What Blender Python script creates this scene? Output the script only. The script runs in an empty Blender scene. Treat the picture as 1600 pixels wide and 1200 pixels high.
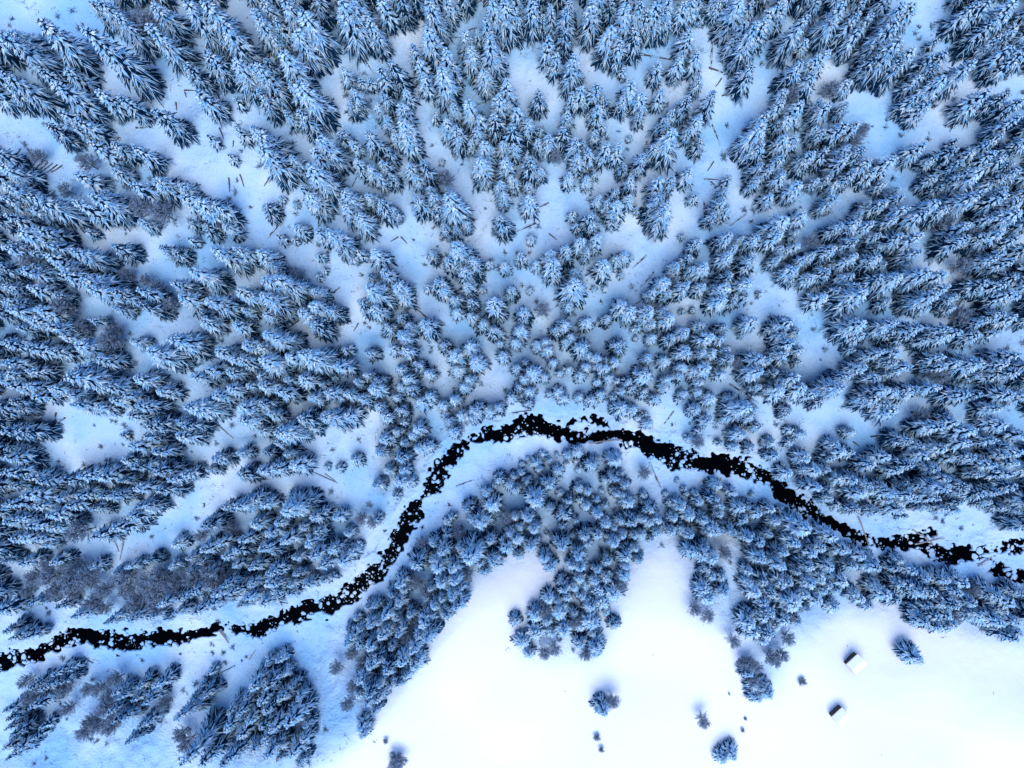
import bpy, math, random
import numpy as np
from mathutils import Vector, Matrix

# ------------------------------------------------------------------ camera, sky, sun, exposure
SC = bpy.context.scene
COL = SC.collection
CAMH, FOC = 188.0, 1350.0                      # metres above the stream; focal length in photo pixels
nc = Vector((40.0, -50.0, -FOC)).normalized()  # where straight down lies in the picture
kz = -nc
kx = (Vector((1, 0, 0)) - kz * kz.x).normalized()
ky = kz.cross(kx)
ROT = Matrix((kx, ky, kz))                     # camera axes -> world axes
cam_d = bpy.data.cameras.new('camera')
cam_d.sensor_width = 36.0
cam_d.lens = FOC / 1600.0 * 36.0
cam_d.clip_start = 1.0
cam_d.clip_end = 2000.0
cam = bpy.data.objects.new('camera', cam_d)
COL.objects.link(cam)
cam.matrix_world = Matrix.Translation((0, 0, CAMH)) @ ROT.to_4x4()
SC.camera = cam

SUN_EL, SUN_AZ = math.radians(66), math.radians(175)
world = bpy.data.worlds.new('World')
SC.world = world
world.use_nodes = True
wn = world.node_tree.nodes
sky = wn.new('ShaderNodeTexSky')
sky.sky_type = 'NISHITA'
sky.sun_disc = False
sky.sun_elevation = SUN_EL
sky.sun_rotation = SUN_AZ
sky.altitude = 1200
sky.air_density = 1.0
sky.dust_density = 0.0
sky.ozone_density = 7.0
world.node_tree.links.new(sky.outputs[0], wn['Background'].inputs[0])
wn['Background'].inputs[1].default_value = 0.15
sun_d = bpy.data.lights.new('sun', 'SUN')
sun_d.energy = 1.25
sun_d.angle = math.radians(40)
sun_d.color = (1.0, 0.975, 0.94)
sun = bpy.data.objects.new('sun', sun_d)
COL.objects.link(sun)
sdir = Vector((math.sin(SUN_AZ) * math.cos(SUN_EL), math.cos(SUN_AZ) * math.cos(SUN_EL), math.sin(SUN_EL)))
sun.rotation_euler = sdir.to_track_quat('Z', 'Y').to_euler()
sun.location = (0, -100, 200)
SC.view_settings.view_transform = 'Standard'
SC.view_settings.look = 'None'
SC.view_settings.exposure = 1.15
SC.view_settings.gamma = 1.0
SC.render.engine = 'CYCLES'
SC.cycles.adaptive_threshold = 0.03
SC.cycles.max_bounces = 3
SC.cycles.diffuse_bounces = 2

rnd = random.Random(11)
RN = np.random.RandomState(5)

# ------------------------------------------------------------------ materials
def mat(name, col, rough=0.8, spec=0.3, noise=None, bump=None):
    m = bpy.data.materials.new(name)
    m.use_nodes = True
    n, l = m.node_tree.nodes, m.node_tree.links
    b = n['Principled BSDF']
    b.inputs['Base Color'].default_value = (*col, 1)
    b.inputs['Roughness'].default_value = rough
    b.inputs['Specular IOR Level'].default_value = spec
    if noise or bump:
        geo = n.new('ShaderNodeNewGeometry')
    if noise:
        sc_, c2 = noise
        t = n.new('ShaderNodeTexNoise')
        t.inputs['Scale'].default_value = sc_
        t.inputs['Detail'].default_value = 5
        l.new(geo.outputs['Position'], t.inputs['Vector'])
        r = n.new('ShaderNodeValToRGB')
        r.color_ramp.elements[0].position = 0.35
        r.color_ramp.elements[1].position = 0.68
        r.color_ramp.elements[0].color = (*col, 1)
        r.color_ramp.elements[1].color = (*c2, 1)
        l.new(t.outputs['Fac'], r.inputs['Fac'])
        l.new(r.outputs['Color'], b.inputs['Base Color'])
    if bump:
        prev = None
        for sc_, st, di in bump:
            t = n.new('ShaderNodeTexNoise')
            t.inputs['Scale'].default_value = sc_
            t.inputs['Detail'].default_value = 6
            l.new(geo.outputs['Position'], t.inputs['Vector'])
            bp = n.new('ShaderNodeBump')
            bp.inputs['Strength'].default_value = st
            bp.inputs['Distance'].default_value = di
            l.new(t.outputs['Fac'], bp.inputs['Height'])
            if prev:
                l.new(prev.outputs[0], bp.inputs['Normal'])
            prev = bp
        l.new(prev.outputs[0], b.inputs['Normal'])
    return m

M_GROUND = mat('ground_snow', (0.30, 0.58, 0.88), 0.75, 0.1, noise=(0.07, (0.66, 0.81, 0.95)), bump=[(0.55, 0.7, 1.0), (2.6, 0.7, 0.35)])  # darker and bluer than the meadow: forest shade put into the colour
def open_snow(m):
    """smoother snow with the brighter open light painted in as white, where the ground's own 'meadow' attribute says so"""
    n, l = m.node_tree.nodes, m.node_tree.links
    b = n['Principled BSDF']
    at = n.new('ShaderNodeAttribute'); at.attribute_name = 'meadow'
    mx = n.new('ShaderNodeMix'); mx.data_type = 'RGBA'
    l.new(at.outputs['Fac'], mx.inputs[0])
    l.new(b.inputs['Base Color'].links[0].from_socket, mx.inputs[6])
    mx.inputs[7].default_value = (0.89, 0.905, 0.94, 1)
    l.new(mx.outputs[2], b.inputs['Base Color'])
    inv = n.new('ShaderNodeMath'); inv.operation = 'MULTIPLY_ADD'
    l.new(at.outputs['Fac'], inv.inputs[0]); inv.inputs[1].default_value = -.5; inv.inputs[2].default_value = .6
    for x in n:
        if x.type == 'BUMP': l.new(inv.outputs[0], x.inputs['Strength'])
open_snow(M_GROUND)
M_FAR = mat('unseen_light_blocking_slopes', (0.05, 0.08, 0.09), 0.9, 0.1, noise=(0.05, (0.55, 0.62, 0.70)))  # for the unseen hills added to block pale horizon light
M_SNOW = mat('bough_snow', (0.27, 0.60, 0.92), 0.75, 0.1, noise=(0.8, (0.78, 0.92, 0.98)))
M_NEEDLE = mat('rimed_spruce_needles', (0.003, 0.024, 0.060), 0.8, 0.05, noise=(1.2, (0.009, 0.048, 0.105)))
M_BARK = mat('bark', (0.055, 0.042, 0.036), 0.9, 0.1, noise=(3.0, (0.09, 0.07, 0.06)))
M_TWIG = mat('bare_twigs', (0.040, 0.062, 0.095), 0.9, 0.1, noise=(0.6, (0.085, 0.10, 0.13)))
M_FROST = mat('frost', (0.34, 0.46, 0.62), 0.9, 0.1)
M_ROCK = mat('rock', (0.06, 0.06, 0.065), 0.8, 0.3, noise=(2.0, (0.12, 0.115, 0.11)))
M_WATER = mat('water', (0.0004, 0.001, 0.002), 0.12, 0.004, bump=[(2.5, 0.3, 0.05)])
M_ROOFSNOW = mat('roof_snow', (0.89, 0.905, 0.94), 0.75, 0.1, bump=[(2.0, 0.3, 0.1)])
M_RIME = mat('rimed_brush', (0.05, 0.10, 0.16), 0.9, 0.05, noise=(0.7, (0.30, 0.44, 0.58)))
M_PLANK = mat('weathered_planks', (0.05, 0.04, 0.035), 0.9, 0.1, noise=(4.0, (0.09, 0.07, 0.06)))
M_DEAD = mat('fallen_wood', (0.06, 0.05, 0.048), 0.9, 0.1, noise=(2.0, (0.12, 0.10, 0.09)))
M_PALE = mat('barkless_wood', (0.36, 0.34, 0.34), 0.9, 0.1, noise=(2.0, (0.28, 0.26, 0.26)))

# ------------------------------------------------------------------ small helpers
def mesh(name, verts, faces, mats, idx=None, smooth=False):
    me = bpy.data.meshes.new(name)
    me.from_pydata([tuple(v) for v in verts], [], faces)
    for m in mats:
        me.materials.append(m)
    if idx is not None:
        me.polygons.foreach_set('material_index', np.asarray(idx, dtype=np.int32))
    if smooth:
        me.polygons.foreach_set('use_smooth', np.ones(len(me.polygons), dtype=bool))
    me.update()
    return me

def link(name, data, parent=None, loc=None, rot=None, scale=None):
    o = bpy.data.objects.new(name, data)
    COL.objects.link(o)
    o.parent = parent
    if loc is not None: o.location = loc
    if rot is not None: o.rotation_euler = rot
    if scale is not None: o.scale = scale
    return o

def tag(o, label=None, cat=None, group=None, kind=None):
    for k, v in (('label', label), ('category', cat), ('group', group), ('kind', kind)):
        if v: o[k] = v
    return o

def ray(u, v):
    return ROT @ Vector((u - 800.0, 600.0 - v, -FOC))

def at_z(u, v, z):
    d = ray(u, v)
    t = (z - CAMH) / d.z
    return d.x * t, d.y * t

def vnoise(x, y, s, seed=0):
    x = np.asarray(x, float) / s + seed * 17.3
    y = np.asarray(y, float) / s - seed * 9.1
    xi, yi = np.floor(x).astype(np.int64), np.floor(y).astype(np.int64)
    fx, fy = x - xi, y - yi
    fx, fy = fx * fx * (3 - 2 * fx), fy * fy * (3 - 2 * fy)
    def h(a, b):
        n = (a * 374761393 + b * 668265263 + seed * 974711) & 0xffffffff
        n = ((n ^ (n >> 13)) * 1274126177) & 0xffffffff
        return ((n ^ (n >> 16)) & 0xffff) / 65535.0
    return (h(xi, yi) * (1 - fx) + h(xi + 1, yi) * fx) * (1 - fy) + (h(xi, yi + 1) * (1 - fx) + h(xi + 1, yi + 1) * fx) * fy

def sstep(a, b, x):
    t = np.clip((x - a) / (b - a), 0, 1)
    return t * t * (3 - 2 * t)

# ------------------------------------------------------------------ the stream's course (photo x, y, width)
CH_MAIN = [(-60,1050,30),(0,1035,28),(60,1020,24),(100,1000,24),(120,992,30),(160,998,28),(200,1000,28),(240,998,22),(280,995,24),(320,985,16),(352,980,5),
 (375,987,10),(395,985,22),(430,972,22),(470,955,24),(510,945,24),(545,930,28),(570,905,26),(600,880,24),(620,850,22),(645,803,30),(656,777,6),(672,765,24),
 (685,740,24),(700,720,26),(714,702,20),(735,689,6),(760,682,22),(790,675,22),(815,665,30),(840,662,34),(870,675,28),(900,683,22),(930,681,20),(965,678,22),
 (990,685,28),(1015,700,32),(1040,705,33),(1060,716,34),(1090,722,32),(1120,725,32),(1150,728,30),(1180,736,28),(1200,747,24),(1220,765,24),(1245,782,24),
 (1270,800,22),(1300,820,18),(1330,836,16),(1360,846,18),(1395,850,20),(1430,846,18),(1450,853,16),(1470,865,22),(1500,867,26),(1530,870,22),(1550,888,20),(1600,903,24),(1660,915,26)]
CH_TOP = [(885,668,8),(897,655,12),(912,652,16),(940,661,12),(962,672,10)]
CH_EAST = [(1432,838,14),(1455,832,12),(1468,838,6)]
CH_EAST2 = [(1530,862,16),(1560,856,18),(1600,850,20),(1660,842,20)]
SEGS = []
for ch in (CH_MAIN, CH_TOP, CH_EAST, CH_EAST2):
    pts = [(*at_z(u, v, 0.0), w * CAMH / FOC / 2) for u, v, w in ch]
    SEGS += list(zip(pts[:-1], pts[1:]))
SX = np.array([at_z(u, v, 0)[0] for u, v, w in CH_MAIN]); SY = np.array([at_z(u, v, 0)[1] for u, v, w in CH_MAIN])
_o = np.argsort(SX); SX, SY = SX[_o], SY[_o]
_k = np.linspace(-130, 130, 261)
_ys = np.interp(_k, SX, SY)
_ys = np.convolve(np.pad(_ys, 12, mode='edge'), np.ones(25) / 25, 'valid')

def stream_edge(x, y):
    """signed distance to the water's edge (negative over water)"""
    best = np.full(np.shape(x), 1e9)
    for (ax, ay, aw), (bx, by, bw) in SEGS:
        dx, dy = bx - ax, by - ay
        t = np.clip(((x - ax) * dx + (y - ay) * dy) / (dx * dx + dy * dy), 0, 1)
        d = np.hypot(x - ax - t * dx, y - ay - t * dy) - (aw + (bw - aw) * t)
        best = np.minimum(best, d)
    return best

MEADOW = [(470,1230),(560,1145),(640,1050),(700,960),(740,900),(810,870),(870,875),(872,930),(812,960),(820,1030),(930,1030),(960,960),(1000,870),(1060,850),
 (1090,960),(1150,990),(1190,1090),(1240,1000),(1330,950),(1420,960),(1480,980),(1600,1010),(1700,1030),(1700,1300),(470,1300)]
MEAD_W = [at_z(u, v, 5.0) for u, v in MEADOW]
def in_poly(px, py, poly):
    px, py = np.asarray(px, float), np.asarray(py, float)
    r = np.zeros(px.shape, bool)
    j = len(poly) - 1
    for i in range(len(poly)):
        xi, yi = poly[i]; xj, yj = poly[j]
        if yi != yj:
            c = ((yi > py) != (yj > py)) & (px < (xj - xi) * (py - yi) / (yj - yi) + xi)
            r ^= c
        j = i
    return r

def base_z(x, y):
    s = y - np.interp(x, _k, _ys)
    up = np.maximum(0, s - 7)
    zn = 0.13 * up * sstep(0, 25, up)
    t = np.maximum(0, -s - 5)
    zs = 6.0 * sstep(0, 30, t) - 0.10 * np.maximum(0, t - 30) + 0.0009 * np.maximum(0, t - 30) ** 2
    far = sstep(4, 22, np.abs(s))
    n = (vnoise(x, y, 26, 1) - .5) * 3.6 + (vnoise(x, y, 11, 2) - .5) * 1.5
    return zn + zs + far * n

def ground_z(x, y, edge=None, rough=None):
    if edge is None: edge = stream_edge(x, y)
    if rough is None: rough = 1.0
    z = base_z(x, y)
    nse = (vnoise(x, y, 1.5, 3) - .5) * 1.5 + (vnoise(x, y, .6, 4) - .5) * 1.3
    e = edge + nse * sstep(6, 1.5, np.abs(edge))
    near = sstep(3.0, 0.3, e)
    z = z + rough * ((vnoise(x, y, 4.2, 5) - .5) * .8 + (vnoise(x, y, 1.7, 6) - .5) * .4) * (1 - .6 * near)
    z = z * (1 - near) + near * 0.28
    return z - 1.1 * sstep(0.12, -0.35, e)

# ------------------------------------------------------------------ ground and water
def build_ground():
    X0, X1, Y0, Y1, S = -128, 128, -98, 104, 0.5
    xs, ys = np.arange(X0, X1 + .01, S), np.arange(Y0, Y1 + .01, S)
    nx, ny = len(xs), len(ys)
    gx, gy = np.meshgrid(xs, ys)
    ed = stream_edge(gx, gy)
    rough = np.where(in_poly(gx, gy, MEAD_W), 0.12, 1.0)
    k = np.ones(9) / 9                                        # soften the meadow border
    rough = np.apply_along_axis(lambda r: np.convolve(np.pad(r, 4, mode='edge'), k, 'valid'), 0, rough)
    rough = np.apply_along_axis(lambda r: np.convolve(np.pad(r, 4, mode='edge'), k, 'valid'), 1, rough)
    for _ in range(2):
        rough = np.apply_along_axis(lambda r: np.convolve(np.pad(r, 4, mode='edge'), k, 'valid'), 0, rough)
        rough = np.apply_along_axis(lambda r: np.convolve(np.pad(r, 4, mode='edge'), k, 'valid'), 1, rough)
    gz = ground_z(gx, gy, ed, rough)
    V = [np.stack([gx.ravel(), gy.ravel(), gz.ravel()], 1)]
    ci, cj = np.meshgrid(np.arange(nx - 1), np.arange(ny - 1))
    ce = stream_edge(gx[:-1, :-1] + S / 2, gy[:-1, :-1] + S / 2)
    fine = (ce < 2.2)
    a = cj * nx + ci
    q = np.stack([a, a + 1, a + nx + 1, a + nx], -1)
    F = [q[~fine]]
    # finer cells along the banks
    fi, fj = ci[fine], cj[fine]
    K = 4
    u = np.arange(K + 1) * S / K
    uu, vv = np.meshgrid(u, u)
    px = (X0 + fi * S)[:, None] + uu.ravel()[None]
    py = (Y0 + fj * S)[:, None] + vv.ravel()[None]
    pe = stream_edge(px, py)
    pz = ground_z(px, py, pe)
    off = nx * ny
    V.append(np.stack([px.ravel(), py.ravel(), pz.ravel()], 1))
    bi, bj = np.meshgrid(np.arange(K), np.arange(K))
    b = (bj * (K + 1) + bi).ravel()
    cell = np.stack([b, b + 1, b + K + 2, b + K + 1], -1)
    off_c = off + np.arange(len(fi)) * (K + 1) ** 2
    F.append((off_c[:, None, None] + cell[None]).reshape(-1, 4))
    # an apron out of view, raised into added hills that block low horizon light
    n0 = sum(len(v) for v in V)
    ring = [(X0, Y0), (X1, Y0), (X1, Y1), (X0, Y1)]
    border = [j * nx for j in range(ny - 1, 0, -1)] + [i for i in range(nx - 1)] + [j * nx + nx - 1 for j in range(ny - 1)] + [(ny - 1) * nx + i for i in range(nx - 1, 0, -1)]
    P = V[0][border]
    prev = np.array(border)
    nb = len(border)
    for sc_, add in ((1.3, 3.0), (2.2, 25.0), (5.0, 180.0), (11.0, 520.0)):
        R = P.copy(); R[:, 0] *= sc_; R[:, 1] *= sc_; R[:, 2] = P[:, 2] * .4 + add
        V.append(R)
        cur = n0 + np.arange(nb); n0 += nb
        F.append(np.stack([prev, np.roll(prev, -1), np.roll(cur, -1), cur], 1)[:, ::-1])
        prev = cur
    V = np.concatenate(V); F = np.concatenate(F)
    me = bpy.data.meshes.new('ground')
    me.vertices.add(len(V)); me.vertices.foreach_set('co', V.astype(np.float32).ravel())
    me.loops.add(F.size); me.loops.foreach_set('vertex_index', F.astype(np.int32).ravel())
    me.polygons.add(len(F)); me.polygons.foreach_set('loop_start', np.arange(0, F.size, 4, dtype=np.int32))
    me.update(calc_edges=True)
    me.polygons.foreach_set('use_smooth', np.ones(len(F), bool))
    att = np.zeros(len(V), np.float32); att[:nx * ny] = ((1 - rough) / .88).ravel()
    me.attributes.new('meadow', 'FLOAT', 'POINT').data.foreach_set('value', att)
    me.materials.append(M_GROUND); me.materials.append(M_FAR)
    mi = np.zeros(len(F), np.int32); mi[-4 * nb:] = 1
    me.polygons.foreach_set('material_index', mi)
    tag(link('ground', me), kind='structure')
    # water sheet under the cells of the channel
    wet = ce < 1.6
    wi, wj = ci[wet], cj[wet]
    used = {}
    vs, fs = [], []
    for i, j in zip(wi, wj):
        f = []
        for di, dj in ((0, 0), (1, 0), (1, 1), (0, 1)):
            kk = (i + di, j + dj)
            if kk not in used:
                used[kk] = len(vs); vs.append((X0 + kk[0] * S, Y0 + kk[1] * S, -0.18))
            f.append(used[kk])
        fs.append(f)
    tag(link('stream_water', mesh('stream_water', vs, fs, [M_WATER])), kind='structure')
build_ground()

def gz1(x, y):
    return float(ground_z(np.array([x]), np.array([y]))[0])

def ground_at(u, v):
    z = 2.0
    for _ in range(5):
        x, y = at_z(u, v, z)
        z = gz1(x, y)
    return x, y, z

# ------------------------------------------------------------------ spruces
class Fingers:
    """snow-loaded twigs: a dark hanging needle wedge and a white lump along its top"""
    def __init__(s):
        s.gv, s.gf, s.sv, s.sf = [], [], [], []
    def wedge(s, V, F, p0, p1, p2, w0, w1, dz):
        d = p2 - p0
        side = Vector((-d.y, d.x, 0))
        side = side.normalized() if side.length > 1e-6 else Vector((1, 0, 0))
        b = len(V)
        for p, w, k in ((p0, w0, .7), (p1, w1, 1.0)):
            V += [p + side * w, p - side * w, p + Vector((0, 0, dz * k))]
        V.append(p2)
        F += [(b, b + 3, b + 4, b + 1), (b + 1, b + 4, b + 5, b + 2), (b + 2, b + 5, b + 3, b), (b + 3, b + 6, b + 4), (b + 4, b + 6, b + 5), (b + 5, b + 6, b + 3), (b, b + 1, b + 2)]
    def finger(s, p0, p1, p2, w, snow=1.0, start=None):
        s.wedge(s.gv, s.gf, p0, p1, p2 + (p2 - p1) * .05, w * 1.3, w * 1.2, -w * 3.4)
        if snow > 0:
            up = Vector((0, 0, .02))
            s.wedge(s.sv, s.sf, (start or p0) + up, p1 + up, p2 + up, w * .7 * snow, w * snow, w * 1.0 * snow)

H0, R0 = 14.0, 2.3
def spruce_meshes(seed, whorl_gap=1.3, snow_p=.93, snow_w=1.0, per=7, fat=1.0, more=0):
    r = random.Random(seed)
    fg = Fingers()
    z = .8
    while z < H0 - .45:
        q = (z - .8) / (H0 - .8)
        rad = (R0 * (1 - q) ** .72 + .25) * (0.88 + .12 * min(1, q / .1))
        n = max(5, int(round(per * (1 - .25 * q) + r.uniform(-.8, .8))))
        a0 = r.uniform(0, 6.28)
        for k in range(n):
            a = a0 + 6.283 * k / n + r.uniform(-.25, .25)
            L = rad * r.uniform(.65, 1.25)
            zz = z + r.uniform(-.4, .4)
            rise = -.18 + .60 * q * q + r.uniform(-.08, .08)
            sag = .50 - .26 * q + r.uniform(-.06, .1)
            bend = r.uniform(-.12, .12)
            ca, sa = math.cos(a), math.sin(a)
            def P(t, off=0.0):
                off += bend * L * t * t
                return Vector((ca * L * t - sa * off, sa * L * t + ca * off, zz + L * (rise * t - sag * t * t) - abs(off) * .15))
            w = (.10 + .05 * min(1, L / 2)) * r.uniform(.78, 1.1) * fat
            load = snow_p * (.35 + .65 * min(1, q / .5))          # sheltered lower boughs; the thinner snow also imitates shade low in the crown
            wide = .7 + .3 * min(1, q / .45)
            sn = snow_w * wide * r.uniform(.8, 1.15) if r.random() < load else 0
            fg.finger(P(.08), P(.62), P(1.0), w, sn, P(.30 if q < .75 else .1))
            m = (2 if L < 1.7 else 3) + more
            for i in range(m):
                for sd in (-1, 1):
                    t = .28 + .58 * (i + r.uniform(.2, .8)) / m
                    l2 = (.34 + .32 * (1 - abs(t - .45))) * L * r.uniform(.75, 1.2)
                    fw = l2 * r.uniform(.7, .95) / L
                    b0, b1, b2 = P(t), P(t + fw * .55, sd * l2 * .32), P(t + fw * 1.05, sd * l2 * .52)
                    b2.z -= l2 * .12
                    sn = snow_w * wide * r.uniform(.75, 1.15) if r.random() < load else 0
                    fg.finger(b0, b1, b2, w * .85, sn)
        z += whorl_gap * (1 - .3 * q) * r.uniform(.85, 1.15)
    # dark inner needle cone, added to block light and darken the gaps
    NC, rows, b = 9, 9, len(fg.gv)
    for j in range(rows):
        q = j / (rows - 1)
        for k in range(NC):
            a = 6.283 * (k + .5 * (j % 2)) / NC
            rr = (R0 * (1 - q) ** .75 * .62 + .03) * r.uniform(.7, 1.25) * (.8 if j == 0 else 1)
            fg.gv.append(Vector((rr * math.cos(a), rr * math.sin(a), 1.0 + (H0 - 1.3) * q - rr * .3 + r.uniform(-.3, .3) * (q < 1))))
    for j in range(rows - 1):
        for k in range(NC):
            fg.gf.append((b + j * NC + k, b + j * NC + (k + 1) % NC, b + (j + 1) * NC + (k + 1) % NC, b + (j + 1) * NC + k))
    fg.gf.append(tuple(b + k for k in range(NC - 1, -1, -1)))
    # leader
    for a in (0, 2.1, 4.2):
        fg.finger(Vector((0, 0, H0 - .5)), Vector((math.cos(a) * .12, math.sin(a) * .12, H0 - .4)), Vector((math.cos(a) * .3, math.sin(a) * .3, H0 - .3)), .08)
    fg.finger(Vector((0, 0, H0 - .6)), Vector((.05, 0, H0 - .2)), Vector((.08, 0.02, H0 + .1)), .1)
    tv, tf = [], []
    NS = 6
    rings = [(-1.0, .22), (0, .19), (5, .14), (10, .07), (H0 - .2, .02)]
    for zz, rr in rings:
        for k in range(NS):
            tv.append(Vector((rr * math.cos(6.283 * k / NS), rr * math.sin(6.283 * k / NS), zz)))
    for i in range(len(rings) - 1):
        for k in range(NS):
            tf.append((i * NS + k, i * NS + (k + 1) % NS, (i + 1) * NS + (k + 1) % NS, (i + 1) * NS + k))
    trunk = mesh('spruce_trunk', tv, tf, [M_BARK])
    crown = mesh('spruce_crown', fg.gv, fg.gf, [M_NEEDLE])
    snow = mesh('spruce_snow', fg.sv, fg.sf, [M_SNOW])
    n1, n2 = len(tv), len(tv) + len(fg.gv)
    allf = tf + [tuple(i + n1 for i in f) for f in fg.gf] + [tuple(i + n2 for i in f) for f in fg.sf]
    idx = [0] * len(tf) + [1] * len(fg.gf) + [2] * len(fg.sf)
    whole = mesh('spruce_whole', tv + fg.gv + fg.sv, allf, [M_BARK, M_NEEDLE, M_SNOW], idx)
    return trunk, crown, snow, whole

SPRUCE = [spruce_meshes(100 + i, snow_p=p, snow_w=w, per=n) for i, (p, w, n) in enumerate(((.95, 1.0, 7), (.92, 1.1, 6), (.85, .9, 8), (.97, 1.15, 7), (.9, 1.0, 6), (.75, .8, 8)))]
BIG = [spruce_meshes(150 + i, whorl_gap=1.0, snow_p=p, snow_w=1.0, per=8, fat=.74, more=1) for i, p in enumerate((.95, .9, .85))]
YOUNG = [spruce_meshes(200 + i, whorl_gap=2.2, snow_p=.95, per=6, fat=1.5) for i in range(2)]

# ------------------------------------------------------------------ bare broadleaved trees and bushes
def prism(V, F, p0, p1, r0, r1):
    d = (p1 - p0).normalized()
    s = d.orthogonal().normalized(); t = d.cross(s)
    b = len(V)
    for p, rr in ((p0, r0), (p1, r1)):
        for k in range(3):
            V.append(p + (s * math.cos(2.094 * k) + t * math.sin(2.094 * k)) * rr)
    F += [(b, b + 1, b + 4, b + 3), (b + 1, b + 2, b + 5, b + 4), (b + 2, b, b + 3, b + 5), (b + 3, b + 4, b + 5), (b, b + 2, b + 1)]

def bare_meshes(seed, h=11.0, spread=2.2, n=34, bush=False):
    r = random.Random(seed)
    tv, tf, wv, wf, fv, ff = [], [], [], [], [], []
    p = Vector((0, 0, -.6)); rr = .16
    stems = [(Vector((0, 0, -.6)), Vector((r.uniform(-.5, .5), r.uniform(-.5, .5), h)))] if not bush else \
            [(Vector((r.uniform(-.3, .3), r.uniform(-.3, .3), -.4)), Vector((spread * .6 * math.cos(a), spread * .6 * math.sin(a), h * r.uniform(.7, 1)))) for a in [6.283 * i / 7 + r.uniform(-.3, .3) for i in range(7)]]
    for a, b in stems:
        mid = a.lerp(b, .55) + Vector((r.uniform(-.2, .2), r.uniform(-.2, .2), 0))
        R = .17 if not bush else .06
        prism(tv, tf, a, mid, R, R * .6); prism(tv, tf, mid, b, R * .6, .02)
        nb = n if not bush else max(5, n // 7)
        for i in range(nb):
            t = .22 + .76 * (i + r.random()) / nb
            o = a.lerp(mid, t / .55) if t < .55 else mid.lerp(b, (t - .55) / .45)
            an = r.uniform(0, 6.283)
            L = spread * (1.25 - t) * r.uniform(.7, 1.2) + .4
            e = o + Vector((math.cos(an) * L, math.sin(an) * L, L * r.uniform(.55, 1.1)))
            prism(wv, wf, o, e, .035, .015)
            for j in range(11):
                s = .2 + .78 * (j + r.random()) / 11
                o2 = o.lerp(e, s)
                v = Vector((r.gauss(0, 1), r.gauss(0, 1), abs(r.gauss(.5, .6)))).normalized() + (e - o).normalized() * .8
                l2 = r.uniform(.3, .85) * (1.2 - s * .5)
                e2 = o2 + v.normalized() * l2
                prism(wv, wf, o2, e2, .04, .02)
                if r.random() < .75:
                    up = Vector((0, 0, .045))
                    prism(fv, ff, o2 + up, e2 + up, .034, .022)
                for q in range(3):
                    o3 = o2.lerp(e2, r.uniform(.4, 1))
                    v3 = Vector((r.gauss(0, 1), r.gauss(0, 1), r.gauss(.4, .6))).normalized()
                    e3 = o3 + v3 * r.uniform(.15, .45)
                    if r.random() < .5: prism(wv, wf, o3, e3, .022, .012)
                    else: prism(fv, ff, o3, e3, .026, .015)
    return mesh('bare_trunk', tv, tf, [M_BARK]), mesh('bare_twigs', wv, wf, [M_TWIG]), mesh('bare_frost', fv, ff, [M_FROST])
BARE = [bare_meshes(300 + i, 8.0, s, 62) for i, s in enumerate((2.3, 2.7, 2.1))]
BUSH = [bare_meshes(320 + i, 2.4, 1.5, 56, True) for i in range(2)]

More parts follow.
